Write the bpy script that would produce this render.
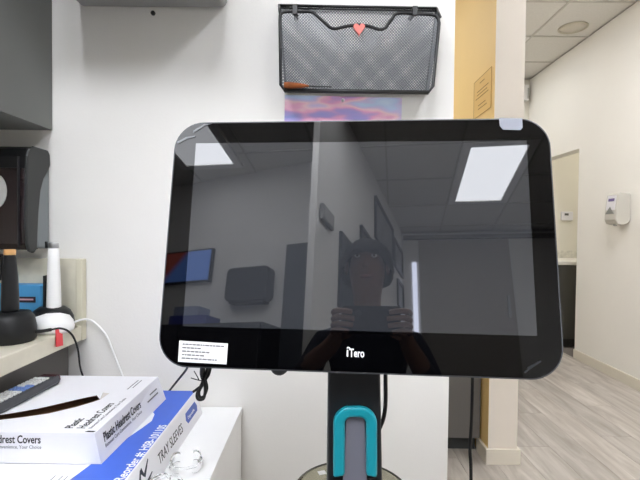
import bpy, bmesh, math, random
from mathutils import Vector, Matrix
random.seed(7)
S = bpy.context.scene
for o in list(bpy.data.objects): bpy.data.objects.remove(o)
COL = S.collection

# ------------------------------------------------------------------ camera
F_PX = 444.0
CAM = Vector((0, 0, 1.18))
_p, _y, _r = math.radians(1.3), math.radians(.26), math.radians(.6)
FW = Vector((-math.sin(_y)*math.cos(_p), math.cos(_y)*math.cos(_p), -math.sin(_p)))
R0 = Vector((math.cos(_y), math.sin(_y), 0)); U0 = R0.cross(FW)
RT = R0*math.cos(_r) + U0*math.sin(_r); UP = RT.cross(FW)
cd = bpy.data.cameras.new('camera'); cam = bpy.data.objects.new('camera', cd); COL.objects.link(cam)
cd.sensor_width = 36; cd.lens = 36*F_PX/640; cd.clip_start = .005; cd.clip_end = 60
cam.matrix_world = Matrix(((RT.x, UP.x, -FW.x, CAM.x), (RT.y, UP.y, -FW.y, CAM.y), (RT.z, UP.z, -FW.z, CAM.z), (0, 0, 0, 1)))
S.camera = cam
# ------------------------------------------------------------------ world, light levels, exposure
w = bpy.data.worlds.new('World'); S.world = w; w.use_nodes = True
w.node_tree.nodes['Background'].inputs[0].default_value = (1, .97, .92, 1)
w.node_tree.nodes['Background'].inputs[1].default_value = .05
LAMP = 20.0            # radiance of the ceiling light lenses
S.view_settings.view_transform = 'Standard'; S.view_settings.look = 'None'
S.view_settings.gamma = 1; S.view_settings.use_curve_mapping = False
S.view_settings.exposure = 0.52

def ray(x, y): return (FW*F_PX + RT*(x-320) - UP*(y-240)).normalized()
def at(x, y, Y): d = ray(x, y); return CAM + d*((Y-CAM.y)/d.y)      # point of a depth plane
def atz(x, y, Z): d = ray(x, y); return CAM + d*((Z-CAM.z)/d.z)     # point of a level plane

# ------------------------------------------------------------------ materials
def lin(c):
    if isinstance(c, str): c = [int(c[i:i+2], 16)/255 for i in (0, 2, 4)]
    return tuple((v/12.92 if v <= .04045 else ((v+.055)/1.055)**2.4) for v in c) + (1,)
MATS = {}
def mat(name, col, rough=.5, metal=0, var=0.0, scale=8, bump=0.0, bscale=60, spec=.5, trans=0, ior=1.45, emit=None, es=0, alpha=1, coat=0, stretch=None):
    if name in MATS: return MATS[name]
    m = bpy.data.materials.new(name); m.use_nodes = True; MATS[name] = m
    nt = m.node_tree; b = nt.nodes['Principled BSDF']; c = lin(col)
    I = b.inputs
    I['Base Color'].default_value = c; I['Roughness'].default_value = rough; I['Metallic'].default_value = metal
    I['Specular IOR Level'].default_value = spec; I['IOR'].default_value = ior
    I['Transmission Weight'].default_value = trans; I['Alpha'].default_value = alpha; I['Coat Weight'].default_value = coat
    if emit: I['Emission Color'].default_value = lin(emit); I['Emission Strength'].default_value = es
    if var or bump:
        tc = nt.nodes.new('ShaderNodeTexCoord'); mp = nt.nodes.new('ShaderNodeMapping')
        nt.links.new(tc.outputs['Object'], mp.inputs[0])
        if stretch: mp.inputs['Scale'].default_value = stretch
    if var:
        n = nt.nodes.new('ShaderNodeTexNoise'); n.inputs['Scale'].default_value = scale; n.inputs['Detail'].default_value = 6
        nt.links.new(mp.outputs[0], n.inputs['Vector'])
        rp = nt.nodes.new('ShaderNodeValToRGB'); e = rp.color_ramp.elements
        e[0].position = .3; e[1].position = .7
        e[0].color = tuple(v*(1-var) for v in c[:3])+(1,); e[1].color = tuple(min(1, v*(1+var)) for v in c[:3])+(1,)
        nt.links.new(n.outputs['Fac'], rp.inputs[0]); nt.links.new(rp.outputs[0], I['Base Color'])
    if bump:
        n2 = nt.nodes.new('ShaderNodeTexNoise'); n2.inputs['Scale'].default_value = bscale; n2.inputs['Detail'].default_value = 4
        nt.links.new(mp.outputs[0], n2.inputs['Vector'])
        bp = nt.nodes.new('ShaderNodeBump'); bp.inputs['Strength'].default_value = bump; bp.inputs['Distance'].default_value = .002
        nt.links.new(n2.outputs['Fac'], bp.inputs['Height']); nt.links.new(bp.outputs[0], I['Normal'])
    return m
M = mat
WALL = M('wall_paint', 'E9E7E3', .6, var=.02, scale=3, bump=.15, bscale=180)
WALLR = M('corridor_wall_paint', 'F0EDE5', .6, var=.015, scale=2, bump=.1, bscale=150)
YELLOW = M('yellow_wall_paint', 'EECB86', .6, var=.02, scale=3, bump=.1, bscale=150)
PILLAR = M('pillar_paint', 'E4DBCF', .6, var=.015, scale=3, bump=.1, bscale=150)
BEIGE = M('beige_wall_paint', 'E2DED1', .6, var=.015, scale=3)
TRIM = M('trim_paint', 'DDD5C6', .5)
TILE = M('ceiling_tile_board', 'DEDBD3', .9, var=.03, scale=30, bump=.3, bscale=200)
GRID = M('ceiling_grid_metal', 'C6C2B8', .5)
GREYLAM = M('grey_laminate', '686A68', .5, var=.03, scale=2)
GREYLAM2 = M('dark_grey_laminate', '625F5C', .5, var=.03, scale=2)
COUNTER = M('beige_laminate', 'D8D2C0', .45, var=.03, scale=60)
SPLASH = M('splash_laminate', 'D6D1BF', .45, var=.05, scale=40)
WHITELAM = M('white_laminate', 'F0F0F0', .35, var=.015, scale=6)
BLACKP = M('black_plastic', '17181A', .38)
BLACKS = M('black_satin_plastic', '101113', .5, bump=.1, bscale=300)
CABLE = M('cable_rubber', '111111', .55)
WHITEP = M('white_plastic', 'F1F1F0', .35)
CARD = M('white_card', 'EAEAEF', .55, var=.012, scale=12)
INK = M('black_ink', '1B1B1E', .6)
INKG = M('grey_ink', '6E6E74', .6)

# ------------------------------------------------------------------ geometry helpers
class MB:
    def __init__(s): s.v = []; s.f = []; s.sm = []; s.mi = []
    def add(s, vs, fs, smooth=False, mi=0):
        b = len(s.v); s.v += [Vector(v) for v in vs]
        for f in fs: s.f.append([i+b for i in f]); s.sm.append(smooth); s.mi.append(mi)
        return s
    def box(s, x0, x1, y0, y1, z0, z1, mi=0):
        return s.add([(x0,y0,z0),(x1,y0,z0),(x1,y1,z0),(x0,y1,z0),(x0,y0,z1),(x1,y0,z1),(x1,y1,z1),(x0,y1,z1)],
            [(0,3,2,1),(4,5,6,7),(0,1,5,4),(1,2,6,5),(2,3,7,6),(3,0,4,7)], False, mi)
    def obox(s, c, ax, ay, az, hx, hy, hz, mi=0):     # oriented box from unit axes and half sizes
        c, ax, ay, az = Vector(c), Vector(ax)*hx, Vector(ay)*hy, Vector(az)*hz
        vs = [c+ax*i+ay*j+az*k for k in (-1,1) for i, j in ((-1,-1),(1,-1),(1,1),(-1,1))]
        return s.add(vs, [(0,3,2,1),(4,5,6,7),(0,1,5,4),(1,2,6,5),(2,3,7,6),(3,0,4,7)], False, mi)
    def prism(s, pts, d, smooth=False, mi=0):         # polygon of 3-D points pushed along d
        n = len(pts); d = Vector(d); vs = [Vector(p) for p in pts]; vs += [p+d for p in vs]
        s.add(vs, [tuple(range(n-1,-1,-1)), tuple(range(n, 2*n))], False, mi)
        b = len(s.v)-2*n
        for i in range(n):
            j = (i+1) % n; s.f.append([b+i, b+j, b+n+j, b+n+i]); s.sm.append(smooth); s.mi.append(mi)
        return s
    def tube(s, pts, r, n=8, closed=False, caps=True, mi=0):
        pts = [Vector(p) for p in pts]; N = len(pts); base = len(s.v); up = None
        rs = r if isinstance(r, (list, tuple)) else [r]*N
        for i, p in enumerate(pts):
            a = pts[(i-1) % N] if (i or closed) else p; c = pts[(i+1) % N] if (i < N-1 or closed) else p
            t = (c-a).normalized()
            if up is None: up = t.orthogonal().normalized()
            up = (up - t*up.dot(t)); up = up.normalized() if up.length > 1e-6 else t.orthogonal().normalized()
            sd = t.cross(up)
            for k in range(n):
                an = 2*math.pi*k/n; s.v.append(p + (up*math.cos(an)+sd*math.sin(an))*rs[i])
        for i in range(N if closed else N-1):
            j = (i+1) % N
            for k in range(n):
                l = (k+1) % n; s.f.append([base+i*n+k, base+i*n+l, base+j*n+l, base+j*n+k]); s.sm.append(True); s.mi.append(mi)
        if caps and not closed:
            s.f.append([base+k for k in range(n-1,-1,-1)]); s.f.append([base+(N-1)*n+k for k in range(n)]); s.sm += [False]*2; s.mi += [mi]*2
        return s
    def lathe(s, prof, o=(0,0,0), axis=(0,0,1), n=28, sx=1, sy=1, mi=0, smooth=True, ref=None):   # prof: (radius, height)
        o = Vector(o); az = Vector(axis).normalized(); ax = Vector(ref).normalized() if ref else az.orthogonal().normalized(); ay = az.cross(ax); base = len(s.v)
        for r, h in prof:
            for k in range(n):
                a = 2*math.pi*k/n; s.v.append(o + az*h + ax*(r*sx*math.cos(a)) + ay*(r*sy*math.sin(a)))
        for i in range(len(prof)-1):
            for k in range(n):
                l = (k+1) % n; s.f.append([base+i*n+k, base+i*n+l, base+(i+1)*n+l, base+(i+1)*n+k]); s.sm.append(smooth); s.mi.append(mi)
        if prof[0][0] > 1e-5: s.f.append([base+k for k in range(n-1,-1,-1)]); s.sm.append(False); s.mi.append(mi)
        if prof[-1][0] > 1e-5: s.f.append([base+(len(prof)-1)*n+k for k in range(n)]); s.sm.append(False); s.mi.append(mi)
        return s
    def ball(s, c, rx, ry, rz, n=16, m=10, mi=0):
        return s.lathe([(max(math.sin(math.pi*i/m), 1e-6)*1.0, -math.cos(math.pi*i/m)) for i in range(m+1)], (0,0,0), n=n, mi=mi)._xf(c, rx, ry, rz, n*(m+1))
    def _xf(s, c, rx, ry, rz, cnt):
        for i in range(len(s.v)-cnt, len(s.v)): v = s.v[i]; s.v[i] = Vector((c[0]+v.x*rx, c[1]+v.y*ry, c[2]+v.z*rz))
        return s
    def build(s, name, mats, parent=None, bevel=0, seg=2, label=None, subsurf=0):
        me = bpy.data.meshes.new(name)
        lo = Vector([min(v[i] for v in s.v) for i in range(3)]); hi = Vector([max(v[i] for v in s.v) for i in range(3)])
        c = (lo+hi)/2
        if parent is None: c.z = lo.z
        me.from_pydata([tuple(v-c) for v in s.v], [], s.f)
        for p, sm, mi in zip(me.polygons, s.sm, s.mi): p.use_smooth = sm; p.material_index = mi
        for m in (mats if isinstance(mats, (list, tuple)) else [mats]): me.materials.append(m)
        bm = bmesh.new(); bm.from_mesh(me); bmesh.ops.recalc_face_normals(bm, faces=bm.faces); bm.to_mesh(me); bm.free()
        o = bpy.data.objects.new(name, me); COL.objects.link(o); o.location = c
        link(o, parent)
        if bevel:
            b = o.modifiers.new('bevel', 'BEVEL'); b.width = bevel; b.segments = seg; b.limit_method = 'ANGLE'; b.angle_limit = math.radians(40)
        if subsurf:
            b = o.modifiers.new('sub', 'SUBSURF'); b.levels = b.render_levels = subsurf
        if label: o['label'] = label
        return o
def wloc(o):
    l = Vector(o.location)
    return l
WL = {}
def link(o, parent):
    WL[o.name] = Vector(o.location)
    if parent is not None:
        o.parent = parent; o.matrix_parent_inverse = Matrix.Identity(4)
        o.location = WL[o.name] - WL[parent.name]
def thing(name, loc, label, cat, group=None):
    o = bpy.data.objects.new(name, None); COL.objects.link(o); o.location = loc; o.empty_display_size = .05
    WL[o.name] = Vector(loc)
    return tag(o, label, cat, group)
def tag(o, label, cat, group=None):
    o['label'] = label; o['category'] = cat
    if group: o['group'] = group
    return o
def struct(o, label=None):
    o['kind'] = 'structure'
    if label: o['label'] = label
    return o
def inst(name, me, loc, parent, scale=None):
    o = bpy.data.objects.new(name, me); COL.objects.link(o); o.location = loc
    if scale: o.scale = scale
    link(o, parent); return o
def text(name, body, size, org, right, up, m, parent, sx=1.0, bold=0, shear=0, lift=.0004, align='LEFT'):
    cu = bpy.data.curves.new(name, 'FONT'); cu.body = body; cu.size = size; cu.offset = bold; cu.shear = shear; cu.align_x = align
    cu.resolution_u = 3; cu.extrude = .0001
    t = bpy.data.objects.new('tmp', cu); COL.objects.link(t)
    dg = bpy.context.evaluated_depsgraph_get(); me = bpy.data.meshes.new_from_object(t.evaluated_get(dg))
    bpy.data.objects.remove(t)
    right = Vector(right).normalized(); up = Vector(up).normalized(); nn = right.cross(up)
    org = Vector(org) + nn*lift
    for v in me.vertices: v.co = right*(v.co.x*sx) + up*v.co.y + nn*v.co.z
    me.materials.clear(); me.materials.append(m)
    o = bpy.data.objects.new(name, me); COL.objects.link(o); o.location = org; link(o, parent); return o
def rrect(x0, x1, y0, y1, r, n=6):
    out = []
    for cx, cy, a in ((x1-r, y1-r, 0), (x0+r, y1-r, 90), (x0+r, y0+r, 180), (x1-r, y0+r, 270)):
        for i in range(n+1):
            t = math.radians(a+90*i/n); out.append((cx+r*math.cos(t), cy+r*math.sin(t)))
    return out
def smooth_path(pts, k=6):
    pts = [Vector(p) for p in pts]; out = []
    for i in range(len(pts)-1):
        p0 = pts[max(i-1,0)]; p1 = pts[i]; p2 = pts[i+1]; p3 = pts[min(i+2,len(pts)-1)]
        for j in range(k):
            t = j/k; out.append(.5*((2*p1)+(p2-p0)*t+(2*p0-5*p1+4*p2-p3)*t*t+(3*p1-p0-3*p2+p3)*t**3))
    return out+[pts[-1]]

# ================================================================== THE ROOM
CEIL = 2.95
XR = 2.39
# floor with planks laid in depth
mfl = bpy.data.materials.new('wood_plank'); mfl.use_nodes = True; nt = mfl.node_tree; b = nt.nodes['Principled BSDF']
tc = nt.nodes.new('ShaderNodeTexCoord'); oi = nt.nodes.new('ShaderNodeObjectInfo'); mp = nt.nodes.new('ShaderNodeMapping')
mp.inputs['Scale'].default_value = (7, .9, 1)
cmb = nt.nodes.new('ShaderNodeCombineXYZ'); mul = nt.nodes.new('ShaderNodeMath'); mul.operation = 'MULTIPLY'; mul.inputs[1].default_value = 40
nt.links.new(oi.outputs['Random'], mul.inputs[0]); nt.links.new(mul.outputs[0], cmb.inputs[0]); nt.links.new(mul.outputs[0], cmb.inputs[1])
nt.links.new(cmb.outputs[0], mp.inputs['Location']); nt.links.new(tc.outputs['Object'], mp.inputs[0])
n1 = nt.nodes.new('ShaderNodeTexNoise'); n1.inputs['Scale'].default_value = 2.2; n1.inputs['Detail'].default_value = 9; n1.inputs['Roughness'].default_value = .62
n1.inputs['Distortion'].default_value = .6
nt.links.new(mp.outputs[0], n1.inputs['Vector'])
rp = nt.nodes.new('ShaderNodeValToRGB'); e = rp.color_ramp.elements
e[0].position = .28; e[0].color = lin('9A9186'); e[1].position = .72; e[1].color = lin('CCC5BC')
ee = rp.color_ramp.elements.new(.5); ee.color = lin('B4ACA2')
nt.links.new(n1.outputs['Fac'], rp.inputs[0])
hs = nt.nodes.new('ShaderNodeHueSaturation'); ma = nt.nodes.new('ShaderNodeMapRange'); ma.inputs[3].default_value = .88; ma.inputs[4].default_value = 1.1
nt.links.new(oi.outputs['Random'], ma.inputs[0]); nt.links.new(ma.outputs[0], hs.inputs['Value']); nt.links.new(rp.outputs[0], hs.inputs['Color'])
nt.links.new(hs.outputs[0], b.inputs['Base Color']); b.inputs['Roughness'].default_value = .45; b.inputs['Specular IOR Level'].default_value = .35

floor = struct(MB().box(-2.75, 3.8, -4.2, 5.3, -.12, -.008).build('floor', M('floor_screed', '77706A', .8)), 'grey wood-look plank floor')
PW, PL = .182, 1.22
pm = {}
def plank(x0, x1, y0, y1):
    wx, wy = round(x1-x0-.0016, 4), round(y1-y0-.0016, 4)
    if (wx, wy) not in pm:
        t = MB().box(-wx/2, wx/2, -wy/2, wy/2, -.008, 0); me = bpy.data.meshes.new('plank'); me.from_pydata([tuple(v) for v in t.v], [], t.f); me.materials.append(mfl); pm[(wx, wy)] = me
    inst('plank', pm[(wx, wy)], ((x0+x1)/2, (y0+y1)/2, 0), floor)
def planks(X0, X1, Y0, Y1):
    i = 0; x = X0
    while x < X1-.02:
        x2 = min(x+PW, X1); y = Y0; first = PL*((i*.37) % 1) or PL
        while y < Y1-.02:
            y2 = min(y+(first if y == Y0 else PL), Y1); plank(x, x2, y, y2); y = y2
        x = x2; i += 1
planks(.355, XR-.002, -.6, 5.19)
planks(-.2, .35, -.6, 1.19)

# walls
struct(MB().box(-1.3, .349, 1.2, 1.32, 0, CEIL).build('wall_front', WALL), 'white painted wall behind the monitor')
pw = MB(); pw.add([(.856,2.24,0),(1.003,2.24,0),(1.003,5.2,0),(.856,5.2,0),(.856,2.24,CEIL),(1.003,2.24,CEIL),(1.003,5.2,CEIL),(.856,5.2,CEIL)],
    [(0,1,5,4),(1,2,6,5),(2,3,7,6),(0,3,2,1),(4,5,6,7)], mi=0); pw.add([(.856,2.24,0),(.856,5.2,0),(.856,5.2,CEIL),(.856,2.24,CEIL)], [(0,1,2,3)], mi=1)
struct(pw.build('wall_partition', [PILLAR, YELLOW]), 'narrow white partition end with a yellow side face')
rw = MB().box(XR, XR+.12, -4.2, 4.17, 0, CEIL).box(XR, XR+.12, 4.17, 5.2, 1.965, CEIL)
struct(rw.build('wall_right', WALLR), 'cream corridor wall on the right with an opening')
struct(MB().box(-1.42, 3.75, 5.2, 5.32, 0, CEIL).build('wall_far', BEIGE), 'wall at the far end of the corridor')
struct(MB().box(-1.42, -1.3, 0, 5.2, 0, CEIL).build('wall_left', WALL), 'wall behind the left cabinets')
struct(MB().box(-2.72, -1.42, 0, .12, 0, CEIL).build('wall_left_return', WALL))
struct(MB().box(-2.72, -2.6, -2.9, 0, 0, CEIL).build('wall_left_rear', WALL))
wv = Vector((2.4, .6, 0)).normalized(); wn = Vector((-wv.y, wv.x, 0)); wa = Vector((-2.6, -2.73, 0))
struct(MB().prism([wa, wa+wv*2.35, wa+wv*2.35-wn*.12, wa-wn*.12], (0,0,CEIL)).build('wall_back', WALL), 'white wall behind the photographer')
pa = Vector((-.33, -1.07, 0)); pv = Vector((.53, -2.98, 0)).normalized(); pn = Vector((-pv.y, pv.x, 0))   # pn faces right
struct(MB().prism([pa, pa+pv*3.02, pa+pv*3.02-pn*.04, pa-pn*.04], (0,0,CEIL)).build('wall_back_return', WALL), 'white wall with picture frames behind the photographer')
struct(MB().box(-.1, XR, -4.2, -4.06, 0, CEIL).build('wall_rear', WALL), 'far wall behind the photographer')
struct(MB().box(XR+.12, 3.75, 3.9, 4.02, 0, 2.5).build('wall_alcove_near', BEIGE))
struct(MB().box(3.63, 3.75, 4.02, 5.2, 0, 2.5).build('wall_alcove_side', BEIGE))
struct(MB().box(XR+.12, 3.75, 3.9, 5.2, 2.5, 2.6).build('ceiling_alcove', TILE))
# baseboards
bb = MB().box(.842, 1.017, 2.226, 2.24, 0, .078).box(.842, .856, 2.24, 2.372, 0, .078).box(1.003, 1.017, 2.24, 5.2, 0, .078)
struct(bb.build('baseboard_partition', TRIM, bevel=.002), 'cream baseboard around the partition end')
struct(MB().box(XR-.014, XR, -4.05, 4.17, 0, .085).build('baseboard_right', M('right_trim_paint', 'DAD3C3', .5), bevel=.003), 'cream baseboard of the corridor wall')

# ceiling: slab, grid bars, lay-in tiles
ceil = struct(MB().box(-2.75, XR+.1, -4.2, 5.3, CEIL+.03, CEIL+.12).build('ceiling', TILE), 'suspended ceiling with square white tiles')
GX = [1.88-.61*i for i in range(8)]; GX = sorted([x for x in GX if -2.6 < x < XR]); GY = sorted([3.46+.61*i for i in range(-13, 3) if -4.2 < 3.46+.61*i < 5.2])
g = MB()
LIGHTS = [(.66, -3.25), (-1.78, -2.03), (1.27, 4.07), (-.56, 2.85), (.66, -1.42), (-.56, -1.42), (1.27, 1.63), (-1.17, -.81)]
lit = set()
for x, y in LIGHTS:
    if x < -1.7: continue
    for k in (0, 1): lit.add((round(x, 2), round(y+.61*k, 2)))
tt = MB().box(-.5, .5, -.5, .5, 0, .014); tme = bpy.data.meshes.new('ceiling_tile'); tme.from_pydata([tuple(v) for v in tt.v], [], tt.f); tme.materials.append(TILE)
xs = [-2.6]+GX+[XR]; ys = [-4.05]+GY+[5.2]
mids = {(round(x, 2), round(y+.61, 2)) for x, y in LIGHTS if x > -1.7}
for x in GX: g.box(x-.008, x+.008, -4.05, 5.2, CEIL-.002, CEIL+.012)
for y in GY:
    for i in range(len(xs)-1):
        if (round(xs[i], 2), round(y, 2)) not in mids: g.box(xs[i]+.008, xs[i+1]-.008, y-.008, y+.008, CEIL-.002, CEIL+.012)
g.build('ceiling_grid', GRID, ceil)
for i in range(len(xs)-1):
    for j in range(len(ys)-1):
        if (round(xs[i], 2), round(ys[j], 2)) in lit: continue
        if ys[j+1] < -3.3 and xs[i] < -.2: continue
        inst('ceiling_tile', tme, ((xs[i]+xs[i+1])/2, (ys[j]+ys[j+1])/2, CEIL+.005), ceil, (xs[i+1]-xs[i]-.014, ys[j+1]-ys[j]-.014, 1))
LENS = M('light_lens', 'FFFFFF', .4, emit='F5F8FF', es=LAMP)
LAMPF = M('light_frame', 'EFEDE8', .5)
LLAB = ['recessed ceiling light over the rear right, mirrored in the screen', 'surface ceiling light over the rear left, mirrored in the screen corner',
        'corridor ceiling light half hidden behind the partition top', 'added unseen ceiling light of the room behind the front wall', 'added unseen ceiling light above the photographer on the right',
        'added unseen ceiling light above the photographer on the left', 'added unseen ceiling light over the corridor entrance', 'added unseen ceiling light beside the left cabinets']  # from the back room light on, all are unseen lamps added for brightness
LDIM = M('light_lens_dimmed', 'FFFFFF', .4, emit='F5F8FF', es=LAMP*.225)
LMID = M('light_lens_soft', 'FFFFFF', .4, emit='F5F8FF', es=LAMP*.76)
for (x, y), lb in zip(LIGHTS, LLAB):
    y1 = min(y+1.22, 5.19); cz = CEIL
    if x < -1.7: x, y, y1, cz = x-.06, y-.2, y1-.2, CEIL-.031      # this one hangs below the tiles
    t = thing('ceiling_light', (x+.305, (y+y1)/2, cz-.004), lb, 'ceiling light', 'ceiling lights of the rooms')
    fr = MB(); a, c = .012, .08
    fr.box(x+a, x+.61-a, y+a, y+c, cz-.004, cz+.025).box(x+a, x+.61-a, y1-c, y1-a, cz-.004, cz+.025).box(x+a, x+c, y+c, y1-c, cz-.004, cz+.025).box(x+.61-c, x+.61-a, y+c, y1-c, cz-.004, cz+.025)
    fr.build('frame', LAMPF, t)
    MB().box(x+c, x+.61-c, y+c, y1-c, cz+.004, cz+.018).build('diffuser', LDIM if y > 4 or y < -2 else (LMID if y > 0 else LENS), t)
SP = atz(573, 28, CEIL)
t = thing('ceiling_speaker', (SP.x, SP.y, CEIL), 'round white ceiling speaker grille near the corridor wall', 'speaker')
MB().lathe([(.118, 0), (.118, -.006), (.102, -.009), (.100, 0)], (SP.x, SP.y, CEIL+.003)).build('ring', M('speaker_ring', 'C9C2AE', .5), t)
MB().lathe([(.001, -.003), (.099, -.003), (.099, .001), (.001, .001)], (SP.x, SP.y, CEIL+.003)).build('grille', M('speaker_grille', 'D3CDBE', .6, bump=.5, bscale=400), t)

t = thing('fill_lamp', (2.95, 4.5, 2.5), 'unseen round fill lamp added in the alcove ceiling', 'fill_lamp')  # unseen lamp added to brighten the alcove
MB().lathe([(.09, 0), (.09, -.006), (.075, -.008), (.075, 0)], (2.95, 4.4, 2.499)).build('ring', LAMPF, t)
MB().lathe([(.0001, -.004), (.075, -.004), (.075, -.001), (.0001, -.001)], (2.95, 4.4, 2.499)).build('lens', M('fill_lamp_lens', 'FFFFFF', .4, emit='FFFAF2', es=80), t)
# ================================================================== CORRIDOR THINGS
t = thing('soap_dispenser', (XR, 3.48, 1.24), 'white wall-mounted hand sanitiser dispenser on the right wall', 'dispenser')
prof = [(XR-.002, 1.275), (XR-.002, 1.49), (XR-.085, 1.497), (XR-.098, 1.48), (XR-.112, 1.36), (XR-.114, 1.285), (XR-.10, 1.252), (XR-.06, 1.245), (XR-.03, 1.252)]
SAN = M('dispenser_plastic', 'CBC7BD', .35)
MB().prism([(a, 3.455, c) for a, c in prof], (0, .145, 0)).build('housing', SAN, t, bevel=.008, seg=3)
MB().prism([(XR-.0985, 3.475, 1.475), (XR-.1125, 3.475, 1.36), (XR-.1125, 3.58, 1.36), (XR-.0985, 3.58, 1.475)], (-.003, 0, 0)).build('front_panel', M('dispenser_front', 'E2E0E2', .3), t)
MB().prism([(XR-.1065, 3.49, 1.43), (XR-.1045, 3.49, 1.452), (XR-.1045, 3.56, 1.452), (XR-.1065, 3.56, 1.43)], (-.003, 0, 0)).build('brand_mark', M('purple_print', '6D5F8E', .5), t)
MB().prism([(XR-.113, 3.48, 1.33), (XR-.1095, 3.53, 1.387), (XR-.113, 3.58, 1.33)], (-.006, 0, 0)).build('sensor_window', M('smoke_window', '8A8A84', .3), t)
MB().lathe([(.014, 0), (.012, -.012)], (XR-.07, 3.53, 1.249)).build('nozzle', M('nozzle_grey', '9A9A98', .4), t)

t = thing('notice_sheet', (.855, 2.36, 1.81), 'yellow printed notice sheet taped on the yellow partition face', 'notice')
MB().box(.8535, .8558, 2.282, 2.54, 1.815, 2.02).build('sheet', M('yellow_paper', 'E6BF76', .7), t)
PR = M('brown_print', 'A97F3E', .7)
fr = MB()
for z0, z1, y0, y1 in ((2.018,2.021,2.28,2.542),(1.813,1.816,2.28,2.542),(1.815,2.02,2.28,2.284),(1.815,2.02,2.538,2.542)): fr.box(.8528, .8535, y0, y1, z0, z1)
fr.build('printed_border', PR, t)
fr = MB()
for z, a, c in ((1.988,2.38,2.45),(1.948,2.32,2.49),(1.93,2.34,2.49),(1.912,2.32,2.51),(1.87,2.36,2.47),(1.85,2.34,2.47)): fr.box(.8528, .8535, a, c, z, z+.005)
fr.build('printed_lines', PR, t)

t = thing('base_cabinet', (.4, 2.7, 0), 'dark grey base cabinet in the room beyond the front wall', 'cabinet')
MB().box(-.2, .84, 2.39, 3.0, 0, .085).build('plinth', M('plinth_dark', '3F4140', .6), t)
MB().box(-.2, .852, 2.345, 3.0, .085, .86).build('carcass', GREYLAM2, t)
for x0, x1 in ((-.198, .318), (.324, .842)): MB().box(x0, x1, 2.325, 2.345, .088, .855).build('door', GREYLAM2, t, bevel=.001)
MB().box(-.22, .853, 2.31, 3.0, .862, .9).build('worktop', COUNTER, t)

t = thing('alcove_cabinet', (2.95, 4.86, 0), 'dark cabinet with white worktop inside the corridor opening', 'cabinet')
DKC = M('dark_cabinet', '4B4943', .5)
MB().box(2.41, 3.6, 4.60, 5.19, 0, .08).build('plinth', M('plinth_black', '2A2926', .6), t)
MB().box(2.405, 3.6, 4.575, 5.19, .08, .845).build('carcass', DKC, t)
for k in range(3): MB().box(2.41+k*.395, 2.80+k*.395, 4.557, 4.575, .085, .84).build('door', DKC, t, bevel=.001)
MB().box(2.40, 3.62, 4.54, 5.19, .847, .885).build('worktop', M('white_worktop', 'E6E3D8', .4), t, bevel=.003)
MB().box(2.40, 3.62, 5.172, 5.19, .886, .97).build('splash', M('alcove_splash', 'D8D5C8', .4, var=.15, scale=30), t)
p = at(566.5, 216, 5.195)
t = thing('thermostat', (p.x, 5.2, p.z-.05), 'small white thermostat on the beige wall beyond the opening', 'thermostat')
MB().box(p.x-.065, p.x+.065, 5.172, 5.199, p.z-.052, p.z+.05).build('body', M('thermostat_white', 'E2E0E2', .4), t, bevel=.006)
MB().box(p.x-.035, p.x+.01, 5.169, 5.173, p.z+.005, p.z+.03).build('display', M('lcd_dark', '5A5A58', .3), t)
p = at(526, 94, 5.18)
t = thing('alarm_box', (p.x-.06, 5.2, p.z-.1), 'small white alarm box high on the far wall beside the partition', 'alarm')
MB().box(p.x-.14, p.x+.01, 5.12, 5.199, p.z-.09, p.z+.09).build('body', M('alarm_white', 'F5F4F0', .4), t, bevel=.008)
MB().box(p.x-.01, p.x+.004, 5.113, 5.121, p.z-.07, p.z+.05).build('lens', M('alarm_grey', 'B8B6AE', .3), t)

# ================================================================== LEFT CABINETS
t = thing('upper_cabinet', (-1.0, .7, 1.44), 'grey laminate wall cabinet in the upper left corner', 'cabinet')
MB().box(-1.298, -.75, .1, 1.198, 1.441, 2.4).build('carcass', GREYLAM, t)
for y0, y1 in ((.102, .648), (.652, 1.198)): MB().box(-.75, -.729, y0, y1, 1.441, 2.398).build('door', GREYLAM, t)
t = thing('base_cabinet', (-.98, .7, 0), 'grey base cabinet under the beige counter on the left', 'cabinet')
MB().box(-1.298, -.70, .1, 1.198, .09, .876).build('carcass', GREYLAM2, t)
MB().box(-1.298, -.74, .1, 1.198, 0, .09).build('plinth', M('plinth_dark', '3F4140', .6), t)
for y0, y1 in ((.102, .648), (.652, 1.19)): MB().box(-.70, -.682, y0, y1, .095, .874).build('door', GREYLAM2, t, bevel=.001)
t = thing('counter', (-.97, .7, .878), 'beige laminate counter with an upright end splash on the left', 'counter')
MB().box(-1.298, -.64, .1, 1.198, .878, .918).build('worktop', COUNTER, t, bevel=.003)
sp = MB().box(-1.298, -.655, 1.180, 1.198, .919, 1.096).build('end_splash', SPLASH, t)
MB().box(-.655, -.637, 1.176, 1.198, .878, 1.096).build('splash_edge', M('splash_edge_laminate', 'D2CDB8', .45), t, bevel=.002)
# grey rounded wall box at the top
t = thing('wall_box', (-.457, 1.15, 1.77), 'grey wall-mounted box with rounded corners at the top edge', 'box')
o = MB().prism([(x, 1.199, z) for x, z in rrect(-.655, -.259, 1.769, 2.25, .018)], (0, -.27, 0)).build('housing', M('grey_box_plastic', '949593', .45, var=.02, scale=3), t, bevel=.006)
MB().prism([(x, .929, z) for x, z in rrect(-.648, -.266, 1.78, 2.24, .015)], (0, -.012, 0)).build('cover', M('grey_box_cover', '9C9D9B', .45), t, bevel=.003)
p = at(153, 13, 1.197)
tag(MB().lathe([(.006, 0), (.006, .005), (.004, .0075), (.0001, .008)], (p.x, 1.2, p.z), (0, -1, 0), 16).build('bumper_knob', BLACKP), 'small round black knob on the wall below the grey box', 'knob')

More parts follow.
